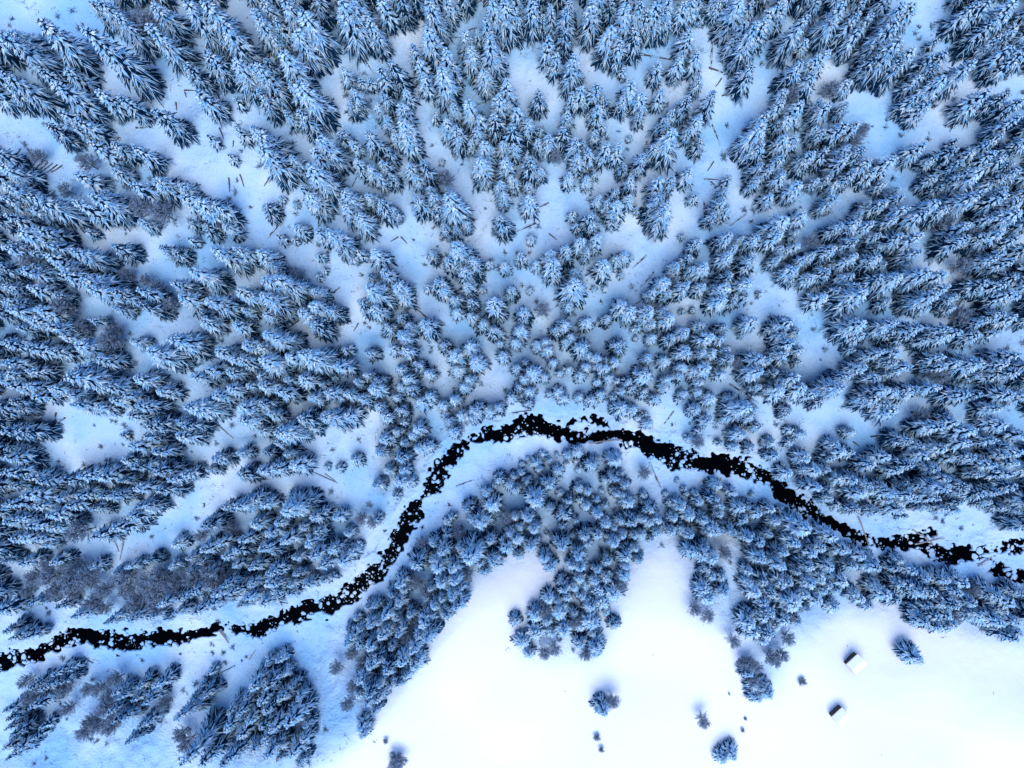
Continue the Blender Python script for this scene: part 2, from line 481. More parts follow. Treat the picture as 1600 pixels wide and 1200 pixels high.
# ------------------------------------------------------------------ where every tree stands: tree tops as seen, per ninth-part of the valley
# x y size ; b = bare tree, u = bush.  Tile origin (photo pixels), then entries at four units per pixel, and a size factor.
TILES = [
(0,0,1.12,"""540 200 5;210 150 5;240 430 3;30 475 4;330 520 4;370 690 3;410 430 3;610 560 3;740 600 3;960 690 3;720 95 4;920 150 4;960 30 4;1150 0 4;1400 160 4;1300 320 3;1290 380 3;1150 400 3;1470 390 4;1590 80 4;1580 410 3;1230 560 3;1460 600 1.5;1470 800 2;1570 790 2;1290 840 1.5;1420 960 1.5;-10 200 5;60 190 3;270 780 3;150 930 2b;560 890 3;700 890 3;820 920 3;430 960 3b;480 1090 3;700 1060 2;810 1140 3;980 1130 3;1120 1150 2;20 1050 3;30 1160 3;620 0 3;560 10 2;780 10 3b;860 40 3b;1270 10 4;1200 60 3;30 520 3;480 740 3;1040 740 2;330 1150 2b;470 800 2;1330 60 3"""),
(400,0,1.1,"""40 10 3;170 0 4;290 70 4;20 100 4;130 130 3;240 190 4;90 220 3;150 330 4;60 370 3;10 430 4;20 570 3;270 520 4;200 510 3;180 690 2;280 700 3;10 830 4;20 930 4;220 990 2;340 1050 4;390 860 4;360 930 3;520 0 4;610 20 4;520 80 2;630 140 1;690 120 3;740 180 3;850 380 3;760 410 3;540 430 2;640 480 1.5;700 490 1.5;600 560 2;580 620 2;790 580 2;930 560 2;750 650 2;900 650 3;910 760 3;810 740 2;850 790 2;700 830 3;520 830 2;600 880 2;860 840 2;940 850 3;620 1000 2;700 1050 2;780 1010 2;760 1080 2;840 1090 2;810 930 2;960 1030 3;1040 1010 3;1000 1090 2;1160 1000 1;1090 0 4;1190 0 2;1240 40 1.5;1070 180 4;990 290 3;1020 380 3;1040 470 3;1180 310 3;1150 420 4;1220 400 2;1230 640 2;1330 630 3;1110 700 1.5;1190 750 3;1250 800 3;1380 790 3;1400 720 3;1490 720 3;1510 600 3;1300 200 3;1340 300 3;1430 110 3;1450 240 4;1430 440 3;1510 310 3;1560 500 3;1480 20 4;1560 10 4;1340 880 2;1430 900 3;1400 1000 3;1550 1000 3;1540 890 2;1590 790 3;1520 1140 2;1590 1110 2;1380 200 2;1080 1170 2;1190 1170 2;280 1170 2;480 1150 2;570 1180 2;1160 1060 2b;1380 380 2;1580 640 2"""),
(800,0,1.0,"""20 20 3;120 0 4;340 50 4;330 180 3;230 230 3;360 0 3;510 20 4;630 0 3;720 20 4;620 170 4;690 240 3;780 190 3;700 420 1.5;800 0 3;840 70 3;910 20 4;980 0 4;960 50 3;1070 20 3;1130 0 3;1190 110 1;1120 190 3;1310 0 2;1270 0 2;1430 0 4;1500 10 3;1460 140 3;1540 150 4;1590 130 3;1450 300 2;1320 90 1.5;920 400 2;1060 360 3;1170 320 3;1180 480 2;1500 420 3;280 340 3;390 340 4;430 550 3;530 510 3;380 580 2;160 560 3;350 690 2;580 610 2;540 670 3;570 760 1.5;530 820 2;750 510 3;820 590 3;700 600 2;810 690 2;940 570 2;1100 600 3;1260 590 3;1000 690 2;960 740 3;1170 720 3;1000 840 4;900 900 3;820 960 3;1120 780 2;1180 880 2;740 850 1;590 900 3;670 900 3;480 950 3;410 970 3;700 1030 2;520 1080 1.5;350 1090 2;470 1100 2;320 810 3;390 860 3;450 900 2;170 870 2;240 850 3;270 940 2b;110 990 3;170 1050 2;100 1150 2;30 680 3;90 760 3;10 780 2;10 900 2;170 800 1.5;10 1120 2;760 1110 3;660 1190 2;930 1120 3;1010 1100 3;1120 1060 3;770 1060 1.5;1350 1180 2;1370 1100 1.5;1560 790 4;1570 900 3;1590 700 3;1480 900 2;1570 1020 3;1540 1110 2;250 30 3;200 100 2;60 40 2;1380 60 2;1410 220 2"""),
(1200,0,1.0,"""110 30 3;30 60 3;230 90 4;80 20 3;370 310 3;330 350 3;220 370 3;290 470 3;200 530 2b;450 490 2b;520 500 2;490 20 4;600 10 3;660 80 3;590 180 3;560 220 2;820 130 4;830 240 4;910 300 3;860 20 4;920 20 3;1080 230 1.5;1110 330 3;1040 350 3;1290 370 4;1110 480 4;1050 400 3;1230 440 2;1300 20 3;1390 0 3;1500 70 4;1560 20 4;1460 220 3;1500 200 3;1560 160 3;1590 330 3;950 600 3;1010 640 3;1140 500 2;1390 570 3;1500 580 3;1330 640 2;1590 620 3;1590 720 3;100 630 3;230 630 3;390 650 3;330 620 2;140 730 3;320 800 2;350 810 2;120 850 3;190 850 3;500 650 2;500 760 3;560 760 3;640 770 2b;610 840 2b;500 910 3;600 920 3;380 930 3;280 950 3;100 980 3;30 1030 3;120 1080 3;500 980 3;230 1000 2;400 1100 2;320 1120 2;200 1140 3;640 1000 3;790 990 3;540 1080 3;680 1060 3;740 1140 2;450 1140 2;990 900 3;1190 920 3;1060 980 2;1290 950 3;1400 880 3;1420 950 3;1580 900 3;1490 980 3;1340 1060 4;1210 1010 3;1250 1080 3;1540 1010 3;1180 1110 3;1480 1100 3;1590 1070 3;1060 1100 2;1400 1160 3;1500 1180 3;820 1180 2;1100 1160 2;750 180 3;700 250 3;780 330 3;860 370 3;700 330 3;420 80 3;560 90 3;1420 130 3;1540 280 3;960 470 3;1400 290 2;1200 860 1.5;1480 830 2;240 240 2;120 560 2;60 760 2"""),
(0,300,1.05,"""10 30 3;190 100 3;210 30 4;30 140 3;300 60 3;470 70 4;560 30 4;640 0 3;900 70 3b;780 30 3b;860 170 2;1130 20 3;1240 60 4;1330 80 3;1300 130 3b;1400 210 2;1170 180 2;520 245 1.5;120 240 4;210 210 3;290 320 3;60 390 3b;20 340 3;450 370 4;700 340 3;130 490 3;190 460 3;20 590 3;360 450 3;300 400 3;520 540 4;560 610 4;860 610 3;860 700 3;910 570 2b;1000 340 2;1080 370 2;1070 560 3;1170 290 1.5;1340 350 4;1460 340 3;1190 480 4;1120 650 3;1310 670 4;1490 610 3;1560 630 3;1250 800 3;1240 750 2;1470 830 3;190 600 3;250 680 3b;20 680 3;40 740 3;230 740 3;190 800 3;300 840 3;560 800 2;620 850 2b;20 950 4;160 970 4;300 980 3;560 920 3b;480 960 4;600 1040 3;820 930 2;930 1010 4;1070 920 4;1350 990 3;1440 1040 3;1520 950 3;1000 1080 2;1200 1150 3;1290 1110 3;1430 1120 3;20 1060 3;170 1120 3;30 1130 3;420 1150 4;470 1100 3;690 1190 3;850 1170 3;730 500 2b;850 540 2b;1500 1040 3;60 310 3;400 520 3;700 620 3;340 640 2;100 850 3;420 830 2b;640 960 2b;700 720 2;980 680 2b;380 900 2"""),
(400,300,0.95,"""50 90 2;240 200 2;150 40 1;230 60 1;340 20 3;560 10 3;690 10 2;520 60 2;550 90 3;640 150 3;770 50 3;840 100 2;380 240 2;440 220 4;500 280 3;580 400 1.5;640 370 1.5;380 390 1.5;410 480 1;380 520 1;225 290 1;20 380 3;90 450 2;30 540 4;130 560 4;20 650 4;270 590 2;50 770 3;60 890 3;110 910 4;20 960 2;350 710 3;440 720 3;280 760 3;350 820 3;740 380 3;800 500 3;700 520 1.5;710 590 4;640 690 3;730 720 3;880 580 3;910 640 2;900 780 2;810 840 2;950 830 2;1040 820 3;890 890 3;840 970 2;920 980 2;540 980 1.5;690 990 2;1160 950 2;40 1060 4;190 1030 3;300 1030 4;380 1040 3;490 1070 3;20 1150 2;270 1170 3;180 1170 2;480 1160 1;880 1100 2;990 1080 2;1060 1130 2;930 1170 2;690 1140 2;620 1190 2;750 1180 2;1000 30 3;1100 10 3;1210 20 4;1120 80 2;1180 130 2;1170 200 2;1240 210 2;1300 180 2;1250 330 4;1090 370 2;1190 420 2;1300 480 3;1360 420 3;1320 580 2;1130 560 3;1170 600 2;1240 660 2;1250 740 2;1060 580 1.5;1490 690 4;1340 680 2;1340 770 2;1410 820 2;1480 860 2;1530 880 1.5;1520 940 1.5;1410 600 1;1330 960 3;1230 1020 3;1360 1050 3;1250 1110 2;1330 1170 2;1540 1020 2;1530 150 3;1540 450 2;1590 600 2;1450 440 1.5;1540 10 2;200 480 2b;120 270 1.5"""),
(800,300,0.88,"""110 30 3;120 280 1.5;50 390 2;160 440 2;250 370 3;340 340 3;270 440 4;390 490 2;390 580 4;360 700 2;430 590 2;500 150 3;510 180 2;440 290 3;530 280 3;470 360 2;600 60 2;660 70 3;740 20 2;630 130 2;650 190 1.5;780 90 1;380 120 1.5;400 200 1.5;550 30 2;590 440 3;650 410 2;720 370 2;750 400 1;840 180 1;920 20 3;970 80 4;950 200 2;1150 20 1.5;1330 40 3;1360 90 2;1280 120 2;1170 300 2;1070 270 1;1370 260 3;1520 280 3;1450 290 2;1400 340 2;1380 390 3;1520 420 3;1110 410 2;1040 460 2;1140 480 2;1220 460 3;970 540 3;1040 530 1.5;1090 580 3;890 620 2;980 620 2;1200 580 2;1270 580 2;1370 520 3;1360 590 3;1500 560 3;1320 660 3;1400 660 2;1480 640 2;1560 630 1;690 700 3;760 730 3;870 740 3;960 730 2;1010 770 3;880 810 2;790 840 1.5;610 780 2;470 810 2;330 820 3;280 850 2;60 740 3;50 850 3;20 930 2;160 950 2;210 930 2;220 980 2;370 900 2;440 950 3;340 930 2;690 940 3;780 910 1;860 1030 2;890 900 2;1010 910 2;1110 860 3;1190 830 2;1340 840 2;1240 910 3;1330 910 2;1110 990 3;1200 1000 2;1350 980 2;1370 1030 2;1270 1000 2;970 1050 2;950 1100 1;1080 1090 2;1150 1120 2;1240 1090 3;1330 1130 2;1060 1140 2;1450 1070 2b;1570 1030 3;1560 1110 3;1540 790 3;1450 890 1;130 1120 3;260 1060 2;200 1150 2;70 1160 2;480 1020 2;540 1030 2;590 1050 1.5;650 1060 2;470 1090 2;550 1080 2;590 1100 2;430 1140 2;610 1150 2;540 1180 1.5;740 1180 2;850 1130 3;660 1180 1.5;980 1170 2;1190 1180 2;360 1110 1.5;300 1130 1.5;20 1100 2;80 1060 1.5;110 610 1;690 510 1;520 600 1;580 590 1;1140 730 1;1080 740 1;1250 725 1;200 720 2b"""),
(1200,300,1.0,"""120 170 4;240 130 3;190 240 2;70 260 3;20 20 2;180 10 2;430 30 3;390 60 2;460 210 3;310 280 2b;190 330 2;90 340 2;140 360 2;410 350 3;290 390 2;80 410 2;240 410 2;170 470 3;170 510 2;380 490 3;290 520 2;560 190 3;660 190 3;560 290 3;740 60 3;850 20 3;880 80 3;810 160 3;840 280 3;700 270 2;960 280 3;700 340 2;960 360 3;880 400 2;910 450 2;700 400 3;560 400 3;490 430 2;740 450 2;530 520 3;580 580 3;450 610 2;610 640 4;360 650 3;820 530 4;720 530 3;780 560 2;1010 490 4;1110 510 3;1060 640 4;980 650 3;1010 720 2;1130 590 3;1200 640 3;1170 720 2;760 680 2;1070 60 4;1190 150 3b;1320 20 4;1480 10 4;1560 130 4;1590 50 3;1460 250 3;1370 270 3;1260 280 3;1570 290 3;1330 420 3b;1480 380 3;1540 420 3;1440 410 3;1560 520 3;1480 560 3;1370 560 3;1580 640 3;1540 640 3;1480 760 3;1560 780 3;1310 750 3b;1400 800 3;600 810 4;600 890 3;810 820 4;960 840 4;800 880 2;1140 840 3;1110 900 3;1210 870 3;1330 890 3;1000 920 2;870 900 2;1440 880 2;150 800 3;70 830 2;200 860 2;170 940 3;220 980 2;100 890 2;120 1010 3;20 1040 2;210 1060 1.5;60 1120 2;200 1160 3;120 1180 2;550 980 1.5;720 1000 3;820 1000 3;800 1060 3;900 1080 3;610 1100 3;520 1150 3;700 1160 3;770 1140 2;620 1030 2;1100 1040 3;1100 1090 3;1330 1070 4;1200 1070 3;1500 1070 3;1570 1010 3;1560 1130 3;1150 1150 2b;1330 1150 2;1440 1150 2;700 720 1;1000 120 3;1120 100 3;1400 160 3;1240 60 3;1260 200 3;640 60 2;600 120 2"""),
(0,600,1.0,"""30 20 3;60 110 3;90 150 2;10 300 3;110 300 3;30 460 3;20 560 3;300 20 3;420 60 3;450 120 3;600 140 3;650 20 3;770 60 3;980 40 3;850 140 3;800 200 3;960 250 3;900 260 3;740 320 1.5;900 340 3;800 390 4;950 420 3;1100 240 2;1180 140 4;1330 70 3;1420 30 3;1500 150 4;1500 230 3;1130 260 3;1110 330 3;760 490 3;830 520 3;930 490 2;960 540 3;1050 590 3;1140 560 3;1330 470 3;1480 430 2;1490 570 3;1290 540 2;500 580 3;600 570 3;160 590 3;240 610 2;370 610 3;130 700 3;30 760 3;20 870 3;110 850 3;220 770 3;300 820 3;480 700 3;620 700 3;700 700 3;840 660 3;980 670 3;180 900 3;50 970 3;130 960 3;360 960 3b;250 1010 2;580 960 3;700 900 3;800 840 3;850 770 3;920 780 2;1260 880 3;1390 790 3;1480 770 4;1560 720 3;1390 920 2b;1200 960 2b;1080 1010 2;1160 1090 2;1260 1040 3;1390 1090 3;1470 1060 3;1570 880 3;1060 1150 2;900 1110 2;780 1150 2;120 1120 2;320 1120 2;560 1150 2;1240 1120 2;1560 1150 3;1310 1170 2;200 60 3;160 20 3;30 400 2;100 430 2;20 1110 2;220 1150 2b;420 1150 2b;700 1190 2;60 640 2;420 760 3;560 780 2;420 860 2;300 900 2;220 960 2;1350 1000 3;1500 980 3;1180 1180 2"""),
(400,600,0.9,"""30 10 3;140 50 3;340 80 3;440 60 3;560 50 3;640 90 3;400 0 2;720 30 3;860 80 2;950 30 2;900 10 2;270 210 4;420 220 4;560 200 3;30 130 3;80 190 2;20 290 2;140 290 4;190 270 2;130 370 3;340 270 2;760 140 2;790 200 2;890 160 2;1020 120 3;1150 130 2;1080 80 2;910 240 1.5;860 300 2;1000 280 2;970 320 2;790 350 3;920 370 2;760 420 2;880 460 3;1060 390 2;1000 400 2;1200 240 2;1280 200 2;1220 300 2;1300 20 2;1360 160 3;1230 90 2;1450 170 2;1350 210 2;1520 150 2;1590 80 2;1180 190 1.5;910 540 2;880 610 3;820 540 2;740 640 2;860 700 1.5;940 610 2;600 480 2;500 530 1.5;430 520 1;20 540 3;100 530 3;230 510 3;180 440 2;170 780 4;120 860 3;30 760 3;210 700 2;360 840 3;480 840 2;60 940 3;20 1050 3;160 980 3;220 960 2;320 1000 3;340 1080 3;230 1100 2;560 940 2;460 1050 3;580 1060 2;700 880 2b;400 1150 3;520 1120 3;620 1030 1.5;80 1170 3;240 1190 2;740 850 1.5;1190 870 1.5;1220 840 1.5;1430 690 2;1520 600 2;1580 640 2;1490 640 1;1340 860 2;1400 880 3;1470 770 3;1540 860 2b;1320 780 2;1460 990 2;1560 1040 3;1160 1060 3;1100 1000 2;1320 1100 4;1390 1040 3;1480 1130 3;1250 950 2b;1030 1080 2;980 1150 3;1120 1160 3;1230 1170 3;1420 1180 2;1590 950 2;1180 960 1.5;1010 1010 2b;640 860 1.5b;280 900 2;300 740 2;1100 1100 2;1200 1100 2;1400 1120 2;1270 1040 2"""),
(800,600,0.78,"""110 40 3;40 20 2;100 110 2;320 90 2;430 80 2;500 100 2;560 60 2;300 40 2;230 60 1.5;690 40 2;760 20 2;690 150 3;760 160 2;840 190 1.5;800 210 1.5;860 250 2;850 290 1.5;640 80 1.5;830 50 2;910 90 2;960 20 2;1090 60 2;1060 100 1.5;1180 50 2;1250 90 3;1180 160 3;1240 230 3;1380 90 2;1400 80 2;1470 140 4;1530 150 2;1500 210 3;1360 210 2;1550 20 2;1460 320 4;1560 260 2;1410 390 2;1510 400 2;1020 340 2;1110 340 1.5;1180 300 1.5;1190 360 2b;1320 370 1.5;410 430 2;350 450 2;280 440 1;230 480 1.5;190 440 1.5;150 490 2;170 530 2;100 470 1;60 500 1;60 560 1.5;90 610 2;230 630 3;290 550 2;300 590 1;300 690 1.5;340 500 1;400 480 1;420 540 1.5;500 510 3;420 660 2;480 680 2;430 730 1.5;470 770 2;530 730 1.5;590 760 1.5;570 670 1;660 480 4;590 600 2;650 590 3;720 630 2;660 690 2;700 700 2;640 670 1.5;690 560 1.5;840 570 2b;830 700 1.5;740 750 3;820 740 1;140 740 4;240 780 2;360 740 2;310 760 1;330 830 3;320 900 1.5;400 860 1.5;380 950 1;10 580 2;20 660 2;100 850 3;20 840 2;50 910 2;130 920 3;30 980 3;110 1030 3;150 990 1.5;220 950 1;310 1030 4;380 1030 1.5;460 970 3;480 1010 2;550 830 3;590 890 3;540 950 3;600 950 2;640 900 2;650 1010 3;740 1040 2;780 1040 2;690 870 2;760 870 3;830 850 2;880 800 3;920 860 2;820 950 2;920 940 2;950 890 1.5;880 980 1.5;1000 930 2;1020 840 2;1080 780 3;1130 830 3;1070 920 2;1120 950 3;1060 890 2;1220 860 3;1180 740 2;1160 690 1.5;1100 690 1;1090 660 1;1280 720 3;1310 770 2;1320 820 2;1330 880 1.5;1280 930 4;1230 920 2;1300 640 2;1400 680 2;1440 780 3;1480 770 2;1460 860 3;1550 820 3;1510 690 1;1390 930 3;1500 970 3;1570 1000 3;1210 1080 4;1150 1070 3;1220 1020 2;1280 1110 3;1370 1080 2b;1230 1170 2;210 1110 3;240 1160 3;430 1090 3;430 1160 3;610 1120 2;720 1090 3;720 1150 2;800 1110 2;40 1080 2;1580 1110 3;1490 1180 2;380 1140 2;540 1180 2;970 690 1;1000 750 1.5;1045 605 1;700 950 2;770 960 2;870 880 2"""),
(1200,600,0.9,"""90 40 3;230 30 3;300 60 3;460 30 4;350 100 2;140 160 2;120 200 1.5;20 30 2;760 40 4;800 50 3;690 90 3;770 120 3;820 170 3;940 30 3;620 100 2;900 60 2;1090 20 3;1250 60 3;1340 60 3;1540 60 3;1460 150 3;1030 190 2b;1080 260 3;1180 250 3;1300 290 4;1500 250 3;1440 350 3;230 310 2;540 300 2;150 290 1.5;40 370 2;60 450 2;150 370 1.5;260 470 3;400 470 2;480 430 3;530 430 2;440 390 2;380 540 2;320 550 3;260 530 2;140 560 2;550 600 3;640 630 3;470 600 2;750 650 2;790 690 3;660 680 2;610 690 3;400 660 2;330 650 3;400 720 2;460 770 1.5;840 790 3;770 740 2;700 800 2;570 780 2;880 830 1.5;970 380 3;900 350 3;1100 400 3;1000 450 3;760 460 3;900 510 3;660 510 3;810 540 2;1080 530 3;1140 590 3;1020 500 2;950 640 3;880 620 2;1130 660 4;1250 630 3;1060 720 3;950 730 2;1200 680 2;920 700 3;1130 790 2;1200 800 2;1020 770 2;1270 370 3;1300 460 3;1160 470 2;1500 440 3;1590 430 3;1560 490 3;1420 500 3;1400 580 2b;1340 570 2;1520 560 3;1550 640 3;1450 680 3;1590 740 2;1350 690 3;1220 740 2;1400 740 2;1520 380 2;30 790 2;100 790 1.5;70 880 2;20 950 2;240 920 4;190 1010 3;120 1060 3;420 960 3;500 970 2;340 1030 3;290 1070 3;400 1150 3;100 1150 3;60 1110 2;270 1150 3;500 1060 3;600 1090 3;560 1150 2;700 1150 3;680 1110 2;750 1080 2;860 1110 2;820 1160 2;930 1170 2;200 1180 2;780 140 2;1500 780 2;1580 800 2;1150 200 2;1220 350 2"""),
(0,900,0.9,"""100 50 3b;200 50 3b;300 90 3b;440 40 3b;650 60 3b;560 120 2b;820 80 3b;900 60 3b;1000 100 3b;860 160 3b;760 200 2b;980 190 3;1100 150 3;1290 190 3;1200 230 3;1330 120 3;1430 120 3;1520 160 3;1080 240 2;940 260 2;800 280 2;650 300 2;480 200 2b;350 200 2;180 180 2;1560 60 3;1400 60 3;60 390 2;120 400 2;20 350 2;190 830 2;260 720 2;180 700 2;340 680 2;30 960 2;30 1150 2;20 850 2;190 1020 1.5;780 1050 2;690 750 2;740 770 2;860 690 2;920 740 2;700 920 2;760 900 2;620 960 2b;520 1000 2b;430 1040 2b;560 730 1.5b;1100 910 3;1190 800 2;1240 700 1.5;1150 1130 4;1400 970 3;1480 870 3;1440 1150 3;1520 780 2;1500 1000 3;1560 1100 3;1380 1190 3;1130 1180 2;1370 710 1;700 120 2b;940 30 2b;240 130 2b;1220 60 3b;1120 60 3b;580 240 2b;900 220 2b;440 260 2;720 260 2;1020 280 1.5;100 120 2b;380 130 2b;500 60 2b;1180 120 3;1480 200 2;60 700 2b;120 760 2b;330 620 2;400 600 1.5;80 830 2b;40 900 2;60 1000 2;100 980 1.5;20 1080 2;80 1100 2;300 760 2b;360 860 1.5b;470 760 2b;640 700 2b;600 800 2b;660 860 2;820 780 2;900 800 2;960 700 2;980 820 1.5b;560 900 2b;480 960 2b;600 1010 2b;240 960 1.5;860 960 2;900 930 2;1060 1050 2b;1090 1110 2b;1290 620 1.5;1260 760 2;1420 860 2;1560 700 3;1540 920 3;1240 1180 3"""),
(400,900,0.85,"""130 540 2;60 690 3;140 790 3;190 930 4;20 800 3;30 950 3;90 970 3;40 1050 3;100 1090 3;220 1130 3;270 1180 2;280 1040 2;130 1170 2;220 700 2;50 850 3;100 100 3;190 120 2;30 180 3;300 60 2;400 40 2;20 100 2;130 60 2;460 20 1.5;880 60 3;840 130 2;920 100 2;810 260 3;740 200 2;690 210 2;640 340 2;700 320 3;960 250 2;870 280 2;780 400 3;640 440 3;880 380 2;930 420 2b;1060 400 4;1040 310 3;970 480 3;700 460 3;750 530 3;840 460 2;560 520 2b;630 580 2b;700 580 3;800 620 3;790 650 2;900 550 3;980 580 3;870 690 3;930 640 2;640 680 3;700 760 3;680 810 3;740 790 3;620 660 2;530 850 2b;570 740 2b;640 970 2;650 1010 2;730 870 2;500 570 1b;560 340 1.5;620 280 1.5;1150 60 3;1180 260 2;1220 150 3;1260 200 3;1160 150 2;1280 80 2;1310 20 2b;1090 90 2;1040 120 2b;980 60 2b;1230 50 3;1000 540 2;820 720 2;890 1130 2u;815 1030 1u;880 180 2;900 330 2;820 340 2;760 300 2;1010 400 2;680 700 2;640 760 2;1200 210 2;1110 200 2;1060 150 1.5;560 440 2;600 390 2;760 700 2;940 530 2;60 60 3;200 60 2;60 560 2;160 620 2;250 780 2;290 850 2;300 950 2;60 1150 3"""),
(800,900,0.92,"""20 290 2;60 440 3;110 500 2;150 260 3;150 370 3;210 230 2b;330 90 3;320 50 2;290 170 2;350 140 2;300 240 3;390 250 2;440 140 2;490 210 3;480 150 2;520 40 2;590 30 2;550 100 3;570 180 3;640 130 3;690 70 2b;700 20 2;420 30 2;430 330 2;400 300 2b;500 320 3;510 370 2;330 360 3;430 430 3;530 460 3;520 500 2;460 490 2b;270 480 2b;210 500 2b;250 370 2;650 320 2;575 870 3;640 790 2b;1220 950 3b;530 1000 1.5u;555 1075 1.5u;1390 1140 3;1330 1170 2;1440 960 1u;1460 890 1u;1210 110 3;1190 70 2;1240 160 3;1340 120 3;1230 260 2b;1150 220 2b;1260 10 2;1320 20 2;1400 420 2b;1480 560 2b;1540 580 2b;1500 620 2;1530 700 2;1540 780 2;1520 660 2b;1590 700 2;1500 320 3;1530 370 3;1500 250 2;1580 280 3;1540 120 3;1500 60 3;1580 50 3;1590 180 3;1590 420 2;230 160 2;220 300 2;390 80 2;460 70 2;590 240 1.5"""),
(1200,900,0.92,"""100 60 3;40 140 3;180 190 4;150 60 2;240 130 3;290 60 3;320 170 3;400 60 3;440 100 2;430 210 2;350 30 3;490 40 3;120 290 3;30 250 3;200 300 2;160 420 2b;70 560 2b;40 530 2b;120 530 2b;30 380 3;20 760 2;205 655 1.5u;560 120 2;600 160 2;650 200 2;820 160 3;760 130 3;700 90 2;990 110 3;900 70 3;1040 120 3;840 60 3;960 545 3;960 240 2;1000 300 3;1080 330 3;1130 340 3;1180 320 3;1210 290 2b;1190 180 3;1100 200 3;1350 270 3;1290 240 2;1480 300 3;1500 230 3;1560 400 3;1590 360 3;1540 180 3;1450 140 3;1330 110 2b;1250 60 3;1130 40 3;1590 110 3;1380 80 2;1570 300 3;1440 220 2;1060 260 3;1020 200 3;1140 260 3;1300 180 3;1400 300 2;260 210 2;60 330 2;370 100 2;1000 40 3;1200 100 3;1450 290 3"""),
]
HCLS = {1: 4.0, 1.5: 7.0, 2: 11.0, 3: 15.5, 4: 20.5, 5: 27.5}
RCLS = {1: .9, 1.5: 1.3, 2: 1.75, 3: 2.25, 4: 2.85, 5: 3.1}
trees = []                                       # u, v (top), height, radius, kind
for ox, oy, sf, txt in TILES:
    hf, rf = {(800, 600): (.85, 1.0), (400, 600): (.95, 1.0), (400, 300): (1, 1), (800, 300): (1, 1), (0, 900): (1.0, .9), (400, 900): (.88, .97), (800, 900): (.55, .95), (1200, 900): (.68, .98), (1200, 600): (.85, .98)}.get((ox, oy), (.84, .86))
    for ent in txt.split(';'):
        a, b, c = ent.split()
        kind = 's'
        if c[-1] in 'bu':
            kind, c = c[-1], c[:-1]
        c = float(c)
        k = .5 + .5 * sf
        u, v = ox + float(a) / 4 + rnd.uniform(-1, 1), oy + float(b) / 4 + rnd.uniform(-1, 1)
        if kind == 's' and c <= 1.5: kind = 'y'
        trees.append([u, v, HCLS[c] * k * hf * rnd.uniform(.8, 1.16), RCLS[c] * sf * rf * rnd.uniform(.85, 1.15), kind])

def at_zs(U, V, Z):
    d = np.stack([U - 800.0, 600.0 - V, np.full(len(U), -FOC)])
    R = np.array(ROT)
    w = R @ d
    t = (Z - CAMH) / w[2]
    return w[0] * t, w[1] * t
def plant_all(ts):
    U, V, Hh = (np.array([t[k] for t in ts], float) for k in (0, 1, 2))
    Hh = Hh * np.array([.95 if t[4] == 's' else 1.0 for t in ts])
    Z = np.ones(len(ts))
    for _ in range(5):
        X, Y = at_zs(U, V, Z + Hh)
        Z = ground_z(X, Y)
    return [(*t, float(x), float(y), float(z)) for t, x, y, z in zip(ts, X, Y, Z)]

# the forest goes on past the edges of the picture
rm = random.Random(8)
tips = [(t[0], t[1]) for t in trees]
for _ in range(9000):
    u, v = rm.uniform(-120, 1720), rm.uniform(-110, 1010)
    if -2 < u < 1602 and v > -2: continue
    if u < 0 and (v > 960 or v < 25 or 150 < v < 215) or (u < 150 and v < 0): continue
    if (1420 < u < 1515 and v < 0) or (u > 1600 and 70 < v < 150): continue
    if u > 1600 and (v > 985 or 505 < v < 565 or 635 < v < 675 or 830 < v < 925): continue
    if all((u - a) ** 2 + (v - b) ** 2 > 27 ** 2 for a, b in tips):
        tips.append((u, v))
        trees.append([u, v, rm.uniform(11, 16), rm.uniform(1.7, 2.3), 's'])
# smaller trees squeezed in between where the stands are dense
base = [t for t in trees if t[4] in 'sy' and -40 < t[0] < 1640 and -40 < t[1] < 1240]
BU, BV = np.array([t[0] for t in base]), np.array([t[1] for t in base])
tu, tv_ = list(np.array([t[0] for t in trees])), list(np.array([t[1] for t in trees]))
for _ in range(7000):
    u, v = rm.uniform(0, 1600), rm.uniform(0, 1200)
    dd = (BU - u) ** 2 + (BV - v) ** 2
    quad = [np.any((dd < 38 ** 2) & (np.sign(BU - u) == a) & (np.sign(BV - v) == b)) for a in (-1, 1) for b in (-1, 1)]
    if u > 500 or math.hypot(u - 840, v - 650) < 330 or not all(quad) or np.sum(dd < 40 ** 2) < 5: continue
    if min((np.array(tu) - u) ** 2 + (np.array(tv_) - v) ** 2) < 20 ** 2: continue
    tu.append(u); tv_.append(v)
    trees.append([u, v, rm.uniform(8.5, 12), rm.uniform(1.4, 1.9), 's'])
placed = plant_all(trees)

# keep trunks out of the water
_e = stream_edge(np.array([p[5] for p in placed]), np.array([p[6] for p in placed]))
placed = [p for p, e in zip(placed, _e) if e > 0.9 or p[4] == 'u']

# ------------------------------------------------------------------ labels
ONES = 'zero one two three four five six seven eight nine ten eleven twelve thirteen fourteen fifteen sixteen seventeen eighteen nineteen'.split()
TENS = 'x x twenty thirty forty fifty sixty seventy eighty ninety'.split()
def said(n):
    n = max(0, min(99, int(n)))
    return ONES[n] if n < 20 else TENS[n // 10] + ('-' + ONES[n % 10] if n % 10 else '')
def pct(u, v):
    def half(q):
        k = int(round(q * 2))
        return said(k // 2) + (' and a half' if k % 2 else '')
    return f"{half(u / 16)} percent across, {half(v / 12)} percent down"
def where(u, v):
    sv = float(np.interp(u, [c[0] for c in CH_MAIN], [c[1] for c in CH_MAIN]))
    if v < sv:
        if sv - v < 70: return 'on the upper stream bank'
        return 'on the upper left slope' if u < 530 else 'on the upper middle slope' if u < 1060 else 'on the upper right slope'
    if u < 520: return 'below the lower stream'
    if v - sv < 70: return 'on the lower stream bank'
    return 'by the white meadow'
used_labels = set()
def uniq(s):
    used_labels.add(s)
    return s

